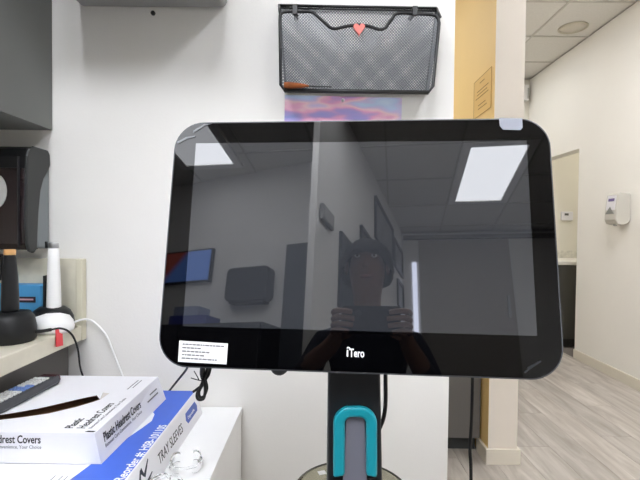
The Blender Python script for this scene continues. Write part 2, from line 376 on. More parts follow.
# paper towel dispenser
t = thing('towel_dispenser', (-.88, 1.2, 1.12), 'dark paper towel dispenser on the wall under the grey cabinet', 'dispenser')
x0, x1 = -1.04, -.734
MB().prism([(x0+.01, y, z) for y, z in [(1.198,1.122),(1.198,1.372),(1.16,1.374),(1.16,1.36),(1.145,1.25),(1.14,1.16),(1.145,1.125)]], (x1-x0-.012, 0, 0)).build('back_plate', M('dispenser_grey', '7C8285', .4), t, bevel=.006)
DG = M('dispenser_dark_grey', '2F3131', .4)
cov = [(1.2-(1.2-y)*.70, 1.115+(z-1.115)*.91) for y, z in [(1.196,1.40),(1.185,1.412),(1.10,1.412),(1.075,1.402),(1.062,1.38),(1.060,1.30),(1.056,1.20),(1.060,1.14),(1.072,1.118),(1.10,1.112),(1.118,1.125),(1.122,1.17),(1.128,1.23),(1.14,1.29),(1.158,1.325),(1.185,1.35),(1.198,1.37)]]
for a, d in ((x0, .008), (x1-.008, .008)):
    MB().prism([(a, y, z) for y, z in cov], (d, 0, 0)).build('side_cheek', DG, t, bevel=.004)
SMOKE = M('smoked_plastic', '241A1C', .12, spec=.6, var=.25, scale=9)
MB().prism([(x0+.008, 1.2-(1.2-y)*.70, 1.115+(z-1.115)*.91) for y, z in [(1.14,1.408),(1.10,1.409),(1.078,1.398),(1.068,1.378),(1.066,1.30),(1.062,1.20),(1.066,1.14),(1.078,1.122),(1.14,1.122)]], (x1-x0-.016, 0, 0)).build('smoked_cover', SMOKE, t, bevel=.003)
MB().prism([(x0+.008, 1.2-(1.2-y)*.70, 1.115+(z-1.115)*.91) for y, z in [(1.10,1.41),(1.076,1.402),(1.0655,1.38),(1.0635,1.348),(1.07,1.346)]], (x1-x0-.016, 0, 0)).build('top_band', BLACKP, t)
m_ = MB(); c0 = at(-5, 191, 1.102)
m_.prism([(c0.x+.03*math.cos(a)*.95, 1.1045, c0.z+.043*math.sin(a)) for a in [2*math.pi*k/24 for k in range(24)]], (0, -.003, 0))
m_.build('sight_window', M('window_pale', 'D8D8D6', .3), t)
MB().box(x1-.022, x1-.020, 1.098, 1.106, 1.13, 1.355).build('cover_glint', M('glint_grey', '303033', .3), t)  # thin strip stands in for a faint reflected line on the cover

# ================================================================== COUNTER THINGS (top at .918)
CT = .918
c = (-.710, 1.006)
t = thing('curing_light', (c[0], c[1], CT), 'black cordless handpiece standing in a round black charging base', 'handpiece')
MB().lathe([(.047, 0), (.052, .006), (.0525, .03), (.048, .055), (.04, .066), (.02, .068)], (*c, CT+.001)).build('charging_base', BLACKS, t)
hp = MB().lathe([(.016, .06), (.0178, .075), (.0178, .10), (.0158, .15), (.0125, .188), (.0118, .197), (.0118, .198)], (*c, CT)).build('handpiece', BLACKP, t)
MB().lathe([(.0115, .1975), (.0122, .199), (.0122, .2075), (.011, .2105), (.0001, .211)], (*c, CT)).build('copper_cap', M('tan_cap', 'D9A76C', .35), t)
MB().box(c[0]-.019, c[0]-.0165, c[1]-.006, c[1]+.002, CT+.14, CT+.2).build('clip', BLACKS, t)

c = (-.676, 1.115)
t = thing('curing_light', (c[0], c[1], CT), 'white cordless handpiece standing in a black and white charging base', 'handpiece')
MB().lathe([(.042, 0), (.049, .005), (.0505, .014), (.047, .028), (.038, .040), (.02, .048), (.0001, .05)], (c[0]+.006, c[1]-.014, CT+.001), sx=1, sy=.8, ref=(1,0,0)).build('charging_base', WHITEP, t)
# black saddle arching over the white base
sd = MB(); sd.lathe([(.050, .004), (.0535, .02), (.0505, .036), (.043, .050), (.03, .059), (.0001, .062)], (c[0]-.008, c[1]+.006, CT+.001), sx=1, sy=.8, ref=(1,0,0)); sd.build('saddle', BLACKP, t)
MB().lathe([(.0155, .045), (.0168, .06), (.0155, .12), (.0135, .178), (.012, .209)], (*c, CT)).build('handpiece', WHITEP, t)
MB().lathe([(.0121, .209), (.0121, .222), (.011, .2235), (.0001, .2235)], (*c, CT)).build('steel_collar', M('steel', 'B9BABB', .3, .9), t)
MB().box(c[0]-.0135, c[0]-.0115, c[1]-.014, c[1]-.006, CT+.21, CT+.226).build('tip_button', BLACKP, t)
MB().box(c[0]-.0225, c[0]-.0185, c[1]-.008, c[1]+.004, CT+.055, CT+.140).build('clip', BLACKP, t)

p = at(58, 330, 1.075)
tg = MB(); tg.prism([(-.6385, 1.058, .935), (-.6365, 1.058, .892), (-.6365, 1.085, .889), (-.6385, 1.085, .932)], (.0015, 0, 0))
tg.build('tag', M('red_vinyl', 'E8434A', .4)); o = bpy.data.objects['tag']; tag(o, 'red plastic tag hanging over the counter edge', 'tag')

t = thing('carton', (-.83, 1.15, CT), 'small blue carton behind the black handpiece on the counter', 'box')
MB().box(-.95, -.723, 1.138, 1.178, CT+.001, 1.03).build('carton_body', M('blue_card', '4FA0D8', .5, var=.05, scale=10), t, bevel=.002)
MB().box(-.78, -.737, 1.1366, 1.1385, .985, 1.0).build('label_band', M('navy_print', '2A2238', .5), t)
MB().box(-.778, -.742, 1.1358, 1.137, .991, .995).build('label_print', M('pink_print', 'D9A9B8', .5), t)

# cords on the counter
pts = [at(x, y, Y) for x, y, Y in ((35,331.5,.998),(43,331,1.01),(52,329.5,1.03),(60,328.3,1.045),(68,331,1.06),(74,338,1.08),(78,350,1.11),(80,366,1.14),(83,376,1.16))] + [(-.61, 1.17, .74), (-.6, 1.172, .703)]
pth = smooth_path(pts); tag(MB().tube(pth, [.0042 if i < 12 else .0024 for i in range(len(pth))], 8).build('black_cord', CABLE), 'black cord running off the counter edge down the wall', 'cord')
p0 = (-.648, 1.13, .945)
pts = [(-.63, 1.125, .938), (-.632, 1.16, .937)] + [at(x, y, 1.185) for x, y in ((88, 319.5), (95, 323), (106, 335), (113, 352), (121, 372), (126, 385))] + [(-.5, 1.185, .703)]
tag(MB().tube(smooth_path(pts), .0027, 8).build('white_cord', WHITEP), 'white cord curving down the wall from the counter', 'cord')

# ================================================================== WHITE CABINET AND THE BOXES ON IT
t = thing('storage_cabinet', (-.43, .8, 0), 'low white cabinet under the cartons against the wall', 'cabinet')
MB().box(-.66, -.212, .42, 1.196, .676, .696).build('top_panel', WHITELAM, t, bevel=.001)
MB().box(-.658, -.640, .43, 1.194, 0, .676).build('side_panel', WHITELAM, t)
MB().box(-.232, -.214, .43, 1.194, 0, .676).build('side_panel', WHITELAM, t)
MB().box(-.64, -.232, 1.176, 1.194, 0, .676).build('back_panel', WHITELAM, t)
MB().box(-.64, -.232, .43, .448, .02, .674).build('door', WHITELAM, t)
MB().box(-.64, -.232, .45, 1.175, .04, .06).build('bottom_panel', WHITELAM, t)

# tray sleeve carton
t = thing('tray_sleeve_carton', (-.46, .84, .697), 'white and blue carton of tray sleeves on the low cabinet', 'box')
TX0, TX1, TY0, TY1, TZ0, TZ1 = -.62, -.322, .56, 1.15, .697, .756
bx = MB(); e_ = .014
bx.add([(TX0,TY0,TZ0),(TX1+e_,TY0,TZ0),(TX1+e_,TY1,TZ0),(TX0,TY1,TZ0),(TX0,TY0,TZ1),(TX1-.004,TY0,TZ1),(TX1-.004,TY1,TZ1),(TX0,TY1,TZ1)], [(0,3,2,1),(4,5,6,7),(0,1,5,4),(1,2,6,5),(2,3,7,6),(3,0,4,7)])
bx.build('carton_body', CARD, t, bevel=.0015)
BLUE = M('blue_print', '3E66CF', .45, var=.03, scale=20)
curve = [(-.4187,.7339),(-.402,.82),(-.3897,.8766),(-.377,.93),(-.370,.965),(-.377,1.0),(-.41,1.05),(-.46,1.148)]
curve = [(-.46,.562),(-.435,.65)] + curve
poly = [(x, y, TZ1) for x, y in curve] + [(TX1-.006, TY1-.002, TZ1), (TX1-.006, TY0+.002, TZ1)]
MB().prism(poly[::-1], (0, 0, .0006)).build('blue_print', BLUE, t)
text('reorder_print', 'Reorder #: HSB-10110S', .0235, (-.329, .73, TZ1+.0006), (0, 1, 0), (-1, 0, 0), M('white_ink', 'F4F6FA', .5), t, sx=.93, bold=.0003)
sr = Vector((0, 1, 0)); su = Vector((-(.018), 0, .059)).normalized()
def tside(y, f): return Vector((TX1+e_ - .018*f, y, TZ0+.059*f))
text('product_print', 'TRAY SLEEVES', .0275, tside(.858, .32), sr, su, INK, t, sx=.86, shear=.25)
m_ = MB(); m_.prism([tside(1.045, .33)+Vector((.0002,0,0)), tside(1.12, .33)+Vector((.0002,0,0)), tside(1.128, .5)+Vector((.0002,0,0)), tside(1.12, .72)+Vector((.0002,0,0)), tside(1.045, .72)+Vector((.0002,0,0)), tside(1.037, .5)+Vector((.0002,0,0))], (.0005, 0, 0)); m_.build('blue_badge', M('badge_blue', '5064B4', .5), t)
text('badge_print', 'Disposable', .010, tside(1.05, .45), sr, su, M('white_ink', 'F4F6FA', .5), t, sx=1.2, lift=.0009)
lg = MB()
def lp(a, b, wd):
    A, B = tside(*a), tside(*b); d = (B-A).normalized(); s_ = d.cross(Vector((1,0,.2))).normalized()*wd
    lg.prism([A-s_, B-s_*.3, B+s_*.3, A+s_], (.0006, 0, 0))
lp((.765,.35),(.787,.80),.005); lp((.787,.80),(.795,.55),.005); lp((.795,.55),(.823,.84),.004); lp((.80,.33),(.825,.42),.003)
lg.build('mountain_logo', M('logo_ink', '2B3040', .6), t)
m_ = MB()   # drawings of trays printed on the white half of the lid
for dx, dy in ((0,0),(.018,-.004),(.004,.03),(.026,.028)):
    m_.box(-.455+dx, -.441+dx, .70+dy, .7015+dy, TZ1, TZ1+.0006); m_.box(-.455+dx, -.454+dx, .70+dy, .716+dy, TZ1, TZ1+.0006); m_.box(-.442+dx, -.441+dx, .70+dy, .716+dy, TZ1, TZ1+.0006)
m_.build('tray_drawing', INKG, t)

# headrest cover carton with torn opening
HX0, HX1, HY0, HY1, HZ0, HZ1 = -.66, -.402, .782, 1.088, .7575, .813
t = thing('headrest_cover_carton', (-.53, .93, HZ0), 'white carton of plastic headrest covers with a torn slit on top', 'box')
EB = HX1+.012
bd = MB().add([(HX0,HY0,HZ0),(EB,HY0,HZ0),(EB+.008,HY1,HZ0),(HX0,HY1,HZ0),(HX0,HY0,HZ1),(HX1,HY0,HZ1),(HX1,HY1,HZ1),(HX0,HY1,HZ1)],
    [(0,3,2,1),(0,1,5,4),(1,2,6,5),(2,3,7,6),(3,0,4,7)])
bd.build('carton_body', CARD, t)
BRN = M('brown_card_inside', '8B6C54', .8)
ln = MB(); q = .002
ln.add([(HX0+q,HY0+q,HZ1-.014),(HX1-q,HY0+q,HZ1-.014),(HX1-q,HY1-q,HZ1-.014),(HX0+q,HY1-q,HZ1-.014),(HX0+q,HY0+q,HZ1-q),(HX1-q,HY0+q,HZ1-q),(HX1-q,HY1-q,HZ1-q),(HX0+q,HY1-q,HZ1-q)],
    [(0,3,2,1),(0,1,5,4),(1,2,6,5),(2,3,7,6),(3,0,4,7)]); ln.build('inner_lining', BRN, t)
near = [(HX0,.822),(-.635,.826),(-.609,.832),(-.572,.846),(-.535,.864),(-.50,.896),(-.478,.925),(-.4705,.938)]
far = [(-.4705,.938),(-.484,.951),(-.505,.926),(-.53,.902),(-.565,.876),(-.60,.857),(-.63,.845),(HX0,.84)]
lid = MB()
lid.add([(x, y, HZ1) for x, y in near] + [(HX1, .985, HZ1), (HX1, HY0, HZ1), (HX0, HY0, HZ1)], [tuple(range(len(near)+3))])
lid.build('lid_front', CARD, t)
lf = MB(); n = len(far)
lift = [0, .004, .006, .006, .004, .003, .002, 0]
vs = [(x, y, HZ1+h) for (x, y), h in zip(far, lift)]; mid = [(x*.6+(-.55)*.4, min(y+.06, HY1-.03), HZ1) for x, y in far]
mid[0] = (HX1, .985, HZ1); mid[-1] = (HX0, .92, HZ1)
bk = [(HX1+(HX0-HX1)*i/(n-1), HY1, HZ1) for i in range(n)]
lf.add(vs+mid+bk, [(i, i+1, n+i+1, n+i) for i in range(n-1)] + [(n+i, n+i+1, 2*n+i+1, 2*n+i) for i in range(n-1)], True)
lf.build('lid_back', CARD, t)
m_ = MB(); m_.prism([(-.4705,.938,HZ1+.0004),(-.476,.962,HZ1+.006),(-.468,.974,HZ1+.0004)], (.0012, 0, 0)); m_.build('torn_tab', M('torn_card', 'CFC9C2', .7), t)
fr_ = Vector((1,0,0)); fu = Vector((0,0,1))
text('front_title_print', 'Plastic Headrest Covers', .0200, (HX1-.096, HY0, HZ0+.0365), fr_, fu, INK, t, sx=.72, bold=.00035, align='RIGHT')
text('front_subtitle_print', 'Between Care Convenience, Your Choice', .0090, (HX1-.095, HY0, HZ0+.0265), fr_, fu, INKG, t, sx=.85, align='RIGHT')
sr = Vector((0, 1, 0)); su = Vector((HX1-EB, 0, HZ1-HZ0)).normalized()
def hside(y, f): return Vector((EB + .008*(y-HY0)/(HY1-HY0)*(1-f) + (HX1-EB)*f, y, HZ0+(HZ1-HZ0)*f))
text('side_title_print', 'Plastic Headrest Covers', .0235, hside(.805, .52), hside(.95, .52)-hside(.805, .52), su, INK, t, sx=.70, bold=.0004)
text('side_subtitle_print', 'Between Care Convenience, Your Choice', .010, hside(.805, .33), hside(.95, .33)-hside(.805, .33), su, INKG, t, sx=.92)
m_ = MB()
for y, f, l in ((1.02,.62,.04),(1.0,.45,.06)): m_.prism([hside(y,f), hside(y+l,f), hside(y+l,f+.05), hside(y,f+.05)], (.0004,0,0))
m_.build('side_small_print', INKG, t)
tr = Vector((0, 1, 0)); tu = Vector((-1, 0, 0))
text('top_title_print', 'Plastic\nHeadrest Covers', .0225, (-.452, .80, HZ1), tr, tu, INK, t, sx=.75, bold=.0003)
text('top_subtitle_print', 'Between Care Convenience, Your Choice', .009, (-.417, .80, HZ1), tr, tu, INKG, t, sx=.95)
m_ = MB(); m_.box(-.44, -.438, 1.0, 1.06, HZ1, HZ1+.0004).box(-.432, -.430, 1.01, 1.06, HZ1, HZ1+.0004); m_.build('top_small_print', INKG, t)
m_ = MB(); m_.prism([(HX1-.02,HY0+.004,HZ1+.0003),(HX1-.004,HY0+.004,HZ1+.0003),(HX1-.002,HY0+.008,HZ1+.0003),(HX1-.016,HY0+.009,HZ1+.0003)], (0,0,.0004)); m_.build('corner_print', INK, t)

# remote control
rc0, rc1 = Vector((-.6455, .79, HZ1)), Vector((-.632, 1.03, HZ1))
d = (rc1-rc0); L = d.length; d.normalize(); s_ = Vector((d.y, -d.x, 0)); z_ = Vector((0,0,1))
t = thing('remote_control', rc0+d*L/2, 'dark remote control with pale and blue keys on the headrest carton', 'remote control')
def rp_(a, b, c): return rc0 + d*a + s_*b + z_*c
REM = M('remote_dark', '3C3E42', .4)
b_ = MB()
sec = [(-.021,.001),(.019,.001),(.0235,.008),(.021,.019),(.018,.0215),(-.019,.0215),(-.023,.017),(-.0235,.008)]
b_.prism([rp_(0, a, c) for a, c in sec], d*L); b_.build('shell', REM, t, bevel=.002)
MB().prism([rp_(.004, a, .0213) for a in (-.017, .017)] + [rp_(L-.012, a, .0213) for a in (.017, -.017)], z_*.0012).build('face_plate', M('remote_face', '22242A', .35), t)
b_ = MB(); b_.prism([rp_(L, a*.9, .003+c*.82) for a, c in sec], d*.004); b_.build('infrared_window', M('dark_red_plastic', '4A1420', .2), t)
MB().prism([rp_(L-.011, a, .0213) for a in (-.018, .018)] + [rp_(L, a, .0213) for a in (.017, -.017)], z_*.001).build('end_cap', M('dark_red_plastic', '4A1420', .2), t)
kc = [M('key_white', 'D9DAD8', .5), M('key_blue', '6E8BC8', .5), M('key_orange', 'D29A66', .5), M('key_green', 'B4CBB0', .5)]
kms = []
for mm in kc:
    kb = MB(); kb.obox((0,0,0), d, s_, z_, .0036, .0034, .0016); me = bpy.data.meshes.new('key'); me.from_pydata([tuple(v) for v in kb.v], [], kb.f); me.materials.append(mm); kms.append(me)
for i in range(17):
    for j in range(4):
        ci = 1 if i in (10, 11) or (i == 12 and j > 1) else (2 if (i, j) == (4, 2) else (3 if (i, j) in ((3, 2), (6, 0)) else 0))
        inst('key', kms[ci], rp_(.012+i*.0122, (j-1.5)*.0088, .0237), t)

# clear cheek retractors lying on the cabinet top
CLEAR = M('clear_plastic', 'FBFCFC', .04, trans=1, ior=1.14)
def retractor(cx, cy, rot, label):
    z0 = .6965
    t = thing('cheek_retractor', (cx, cy, z0), label, 'retractor', 'clear cheek retractors')
    ca, sa = math.cos(rot), math.sin(rot)
    def P(x, y, z): return (cx+1.0*(x*ca-y*sa), cy+1.05*(x*sa+y*ca), z0+1.0*z)
    for s in (-1, 1):
        m_ = MB(); N = 14; W = .026
        vs = []
        for i in range(N+1):
            a = math.radians(-115+230*i/N)
            for k, (rr, zz) in enumerate(((.012,.001),(.014,.011),(.010,.020),(.0125,.0215),(.0165,.011),(.0145,.001))):
                vs.append(P(s*(.018+rr*math.cos(a)*.9)*1.0, rr*1.9*math.sin(a), zz+.001))
        fs = []
        for i in range(N):
            for k in range(6):
                l = (k+1) % 6; fs.append((i*6+k, i*6+l, (i+1)*6+l, (i+1)*6+k))
        m_.add(vs, fs, True); m_.build('lip_flange', CLEAR, t)
    m_ = MB(); m_.tube([P(-.03, 0, .012), P(-.02, -.028, .016), P(0, -.036, .018), P(.02, -.028, .016), P(.03, 0, .012)], .0025, 8); m_.build('bridge', CLEAR, t)
p = atz(186, 466, .70); retractor(p.x, p.y, .25, 'clear plastic cheek retractor beside the tray sleeve carton')
p = atz(166, 490, .70); retractor(p.x-.004, p.y-.008, 2.6, 'clear plastic cheek retractor nearest the camera, cut by the frame')

# ================================================================== SCANNER CONSOLE (screen on a column)
P0 = Vector((0.04603, 0.62121, 1.17597)); EX = Vector((0.99667, -0.08147, 0.00241)); EZ = Vector((0.01256, 0.18278, 0.98307)); EN = Vector((-0.08053, -0.97977, 0.18320))
def sc(a, b, n=0): return P0 + EX*a + EZ*b + EN*n
t = thing('scanner_console', (.05, .72, 0), 'black dental scanner console with a large dark touch screen on a column', 'scanner')
XL, XRr, ZB, ZT = -.2705, .2695, -.1885, .1665
out = rrect(XL, XRr, ZB, ZT, .042, 10)
MB().prism([sc(a, b, -.004) for a, b in out][::-1], EN*-.022).build('screen_housing', M('housing_black', '121315', .4), t, bevel=.004)
MB().prism([sc(a, b, -.0035) for a, b in rrect(XL-.0012, XRr+.0012, ZB-.0012, ZT+.0012, .043, 10)][::-1], EN*.0022).build('screen_rim', M('rim_grey', '53555A', .25, spec=.8), t)
inn = rrect(XL+.001, XRr-.001, ZB+.001, ZT-.001, .041, 10)
gl = MB().prism([sc(a, b, -.001) for a, b in inn][::-1], EN*.0012)
glass = gl.build('front_glass', M('bezel_glass', '030304', .02, spec=.5, ior=1.48), t)
md = M('display_panel', '303236', .018, spec=.5, ior=1.98, var=.06, scale=4)
MB().prism([sc(a, b, .0002) for a, b in ((-.238,-.134),(.238,-.134),(.238,.134),(-.238,.134))][::-1], EN*.0004).build('display', md, glass)
text('logo_print', 'Tero', .0150, sc(-.0058, -.1680, .0002), EX, EZ, M('logo_white', 'FDFDFF', .4), glass, sx=.66, bold=.0003)
m_ = MB(); LW = MATS['logo_white']
m_.prism([sc(a, b, .0003) for a, b in ((-.0093,-.1680),(-.0073,-.1680),(-.0073,-.1592),(-.0093,-.1592))], EN*.0003)
m_.prism([sc(a, b, .0003) for a, b in ((-.0098,-.1572),(-.0080,-.1550),(-.0048,-.1562),(-.0048,-.1572),(-.0074,-.1572))][::-1], EN*.0003)
m_.build('logo_mark', LW, glass)
# service label
lb = MB().prism([sc(a, b, .0003) for a, b in ((-.2415,-.1537),(-.1724,-.1557),(-.1728,-.1835),(-.2412,-.1822))], EN*.0003)
lab = lb.build('service_label', M('label_paper', 'F2F1F2', .6), t)
m_ = MB()
random.seed(3)
for i, L_ in enumerate((.058, .026, .038, .030, .048)):
    x = -.2365; y = -.1592 - i*.0047
    while x < -.2365+L_:
        w_ = random.uniform(.0022, .0065); m_.prism([sc(x, y-(x+.2365)*.028, .0007), sc(x+w_, y-(x+w_+.2365)*.028, .0007), sc(x+w_, y+.0019-(x+w_+.2365)*.028, .0007), sc(x, y+.0019-(x+.2365)*.028, .0007)], EN*.0001); x += w_+.0009
m_.build('typed_lines', M('typed_ink', '77777C', .6), lab)
# protective film tab and creases
MB().prism([sc(a, b, .0006) for a, b in ((.2018,.1675),(.2335,.1665),(.2332,.1525),(.230,.149),(.2065,.150),(.2022,.1555))], EN*.0006).build('film_tab', M('film_tab_plastic', '8A8D98', .3), t)
m_ = MB(); m_.prism([sc(a, b, .0004) for a, b in ((.2225,-.1745),(.240,-.1650),(.2415,-.1662),(.2265,-.1765))], EN*.0012)
m_.prism([sc(a, b, .0004) for a, b in ((.219,-.180),(.2275,-.1735),(.229,-.1745),(.221,-.1812))], EN*.001); m_.build('film_crease', M('crease_film', '2E3034', .25), t)
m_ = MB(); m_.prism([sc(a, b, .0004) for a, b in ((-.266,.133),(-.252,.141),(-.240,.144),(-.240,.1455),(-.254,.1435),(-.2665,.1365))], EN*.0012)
m_.prism([sc(a, b, .0004) for a, b in ((-.243,.150),(-.226,.1615),(-.215,.1645),(-.228,.1635),(-.2435,.1535))], EN*.001); m_.build('film_crease', M('film_highlight', '7E8185', .2), t)  # pale grey slivers paint the highlight on the peeled film corner
m_ = MB(); m_.lathe([(.013, 0), (.013, .01), (.010, .012), (.0001, .012)], sc(-.1015, -.184, -.018), EN, 20); m_.build('power_button', M('button_grey', '2A2B2E', .3), t)
# back bulge and column
MB().prism([sc(a, b, -.026) for a, b in rrect(-.09, .10, -.10, .10, .02)][::-1], EN*-.05).build('back_mount', BLACKP, t, bevel=.006)
CY = .66
colm = MB(); zt = 1.12
a, b, c, e = at(328.3, 372, .625), at(327, 480, .625), at(380.5, 372, .625), at(382.5, 480, .625)
prof = [(b.x, .1), (e.x, .1), (e.x, e.z), (c.x, c.z), (c.x, zt), (a.x, zt), (a.x, a.z), (b.x, b.z)]
cx0 = .0
colm.prism([(x, .625, z) for x, z in prof], (0, .055, 0))
colm.build('column', M('column_black', '1A1C20', .42), t, bevel=.004, seg=3)
YF = .625
def cpx(x, y): return at(x, y, YF)
# teal grip: a U turned upside down
def U(xl, xr, yt, yb, r, n=8):
    pts = [cpx(xl, yb)]
    for i in range(n+1):
        a = math.radians(180-90*i/n); pts.append(cpx(xl+r+r*math.cos(a), yt+r-r*math.sin(a)))
    for i in range(n+1):
        a = math.radians(90-90*i/n); pts.append(cpx(xr-r+r*math.cos(a), yt+r-r*math.sin(a)))
    pts.append(cpx(xr, yb)); return pts
o_ = U(333, 376.5, 404.5, 474, 17); i_ = U(344.5, 365.5, 414.5, 472, 7)
m_ = MB(); n = len(o_)
dpt = Vector((0, -.012, 0))
vs = o_ + i_ + [p+dpt for p in o_] + [p+dpt for p in i_]
fs = []
for i in range(n-1): fs += [(i, i+1, n+i+1, n+i), (2*n+i, 3*n+i, 3*n+i+1, 2*n+i+1), (i, 2*n+i, 2*n+i+1, i+1), (n+i, n+i+1, 3*n+i+1, 3*n+i)]
fs += [(0, n, 3*n, 2*n), (n-1, 3*n-1, 4*n-1, 2*n-1)]
m_.add(vs, fs); m_.build('teal_grip', M('teal_plastic', '138C9B', .35), t, bevel=.004, seg=3)
MB().prism([cpx(346, 414.5), cpx(364.5, 414.5), cpx(367.5, 500), cpx(341.5, 500)], (0, -.005, 0)).build('grip_inlay', M('slate_plastic', '696A75', .45), t, bevel=.001)
m_ = MB(); m_.prism([cpx(333, 476), cpx(377, 476), cpx(376, 500), cpx(334, 500)], (0, -.003, 0)); m_.build('grip_recess', M('recess_black', '0C0D10', .5), t)
# round smoked tray around the column
tc_ = (.056, .765, .702)
SMK = M('smoked_clear_plastic', 'C9C7B4', .1, trans=.92, ior=1.08)
m_ = MB(); m_.lathe([(.001, .0), (.085, .0), (.097, .008), (.102, .022), (.099, .022), (.094, .010), (.084, .003), (.001, .003)], tc_, n=48); tr_ = m_.build('round_tray', SMK, t)
m_ = MB(); m_.tube([(tc_[0]+0.1005*math.cos(2*math.pi*k/48), tc_[1]+0.1005*math.sin(2*math.pi*k/48), tc_[2]+.022) for k in range(48)], .0018, 6, closed=True); m_.build('tray_rim', M('rim_olive', '55534A', .3), tr_)
p = atz(322, 474, .722); m_ = MB(); m_.obox((p.x, p.y, .7245), (.94,.33,0), (-.33,.94,0), (0,0,1), .007, .006, .0006); m_.build('tray_sticker', WHITEP, tr_)
# wheeled foot
MB().lathe([(.05, .05), (.05, .1), (.035, .12)], (.05, .66, 0)).build('hub', BLACKP, t)
for k in range(5):
    a = 2*math.pi*k/5+.942; e = Vector((.05+.23*math.cos(a), .66+.23*math.sin(a), .07))
    MB().tube([(.05, .66, .085), e], [.022, .015], 8).build('foot_arm', BLACKP, t)
    MB().lathe([(.022, -.01), (.025, -.008), (.025, .008), (.022, .01)], (e.x, e.y, .0255), (math.cos(a+1.57), math.sin(a+1.57), 0), 16).build('caster', BLACKP, t)

# cables of the console
pts = [at(472.5, 340, .70), at(472.5, 380, .70), at(471.5, 420, .70), at(470, 450, .70), at(471, 485, .70), (.25, .72, .5), (.27, .74, .2), (.29, .78, .02), (.30, .86, .006), (.30, .98, .006)]
tag(MB().tube(smooth_path(pts), .0027, 8).build('power_cord', CABLE), 'black cord hanging straight down from the right half of the screen', 'cord')
pts = [at(385.5, 350, .69), at(385.5, 378, .69), at(385.5, 402, .69), at(383.5, 418, .69), at(378, 432, .695), at(372, 445, .70)]
tag(MB().tube(smooth_path(pts), .0033, 8).build('video_cable', CABLE), 'black cable curving behind the column just right of it', 'cord')
pts = [at(188, 364, 1.0), at(186, 370, 1.05), at(178, 380, 1.12), at(170, 390, 1.172), at(166, 395, 1.172), at(163, 401, 1.172)]
tag(MB().tube(smooth_path(pts), .0028, 8).build('thin_cord', CABLE), 'thin black cord slanting down behind the tray sleeve carton', 'cord')
t = thing('cord_bundle', at(203, 400, .70), 'coiled bundle of black cords tied and hanging below the screen corner', 'cord')
Yb = .69
def lp_(pts, r, nm): MB().tube(smooth_path([at(x, y, Yb+dy) if y > 352 else sc(-.205+.001*(x-205), -.14, -.03) for x, y, dy in pts]), r*.74, 8).build(nm, CABLE, t)
lp_([(202,350,0),(202,372,0),(203,380,0),(200,388,.004),(197,394,.006),(198,399,.004),(203,399,0),(205,393,-.004),(205,385,-.004),(204,378,0),(207,370,.004),(207,350,.004)], .0034, 'cord_loop')
lp_([(210,350,.006),(210,370,.006),(206,379,.004),(202,386,0),(199,392,-.004),(200,397,-.005),(204,396,-.002),(207,388,.002),(205,379,.005),(201,371,.006),(201,350,.006)], .0030, 'cord_loop')
lp_([(204,350,.01),(204,368,.01),(205,378,.008),(203,384,.006),(197,389,.004),(193,392,.002)], .0028, 'cord_end')
lp_([(203.5,381,-.006),(198,380,-.008),(191,378,-.004)], .0011, 'twist_tie')
lp_([(199,380,-.007),(197,376,-.008),(194,371,-.004)], .0011, 'twist_tie')

# ================================================================== MESH FILE HOLDER
t = thing('file_holder', (.09, 1.17, 1.545), 'black wire mesh file holder on the wall above the screen', 'file holder')
BTL, BTR, BBR, BBL = Vector((-.1206,1.192,1.7748)), Vector((.2978,1.192,1.7703)), at(426, 93, 1.192), at(286, 91, 1.192)
FTL, FTR, FBR, FBL = Vector((-.1123,1.13,1.7274)), Vector((.2917,1.13,1.7183)), at(428.5, 92.5, 1.13), at(284.5, 90.5, 1.13)
WIRE = M('black_wire', '1B1B1C', .4); MESHM = M('mesh_wire', '6E7073', .4, .3)
bar = MB()
bar.tube([BTL+Vector((-.002,0,0)), BTR], .0038, 8); bar.tube([BTL+Vector((0,0,-.007)), BTR+Vector((0,0,-.007))], .0025, 8); bar.build('top_rail', WIRE, t)
fl = [Vector((x, 1.13, z)) for x, z in ((FBL.x,FBL.z),(-.1082,1.5451),(-.1115,1.70),(-.1115,1.718),(-.107,1.726),(-.098,1.7285),(-.04,1.7295),(-.028,1.727),(-.020,1.72),(.012,1.692),(.020,1.6875),(.03,1.687),(.06,1.694),(.086,1.697),(.112,1.694),(.136,1.6865),(.146,1.6865),(.154,1.690),(.176,1.722),(.184,1.727),(.195,1.7275),(.268,1.7245),(.279,1.7215),(.2865,1.714),(.289,1.703),(.2759,1.546),(FBR.x,FBR.z))]
MB().tube(fl, .0042, 8, closed=True).build('front_frame', WIRE, t)
sb = MB()
for a, c in ((BTL, FTL), (BTR, FTR), (BBL, FBL), (BBR, FBR)): sb.tube([a, c], .0032, 8)
sb.tube([BTL, BBL], .003, 8); sb.tube([BTR, BBR], .003, 8); sb.tube([BBL, BBR], .003, 8); sb.build('side_frame', WIRE, t)
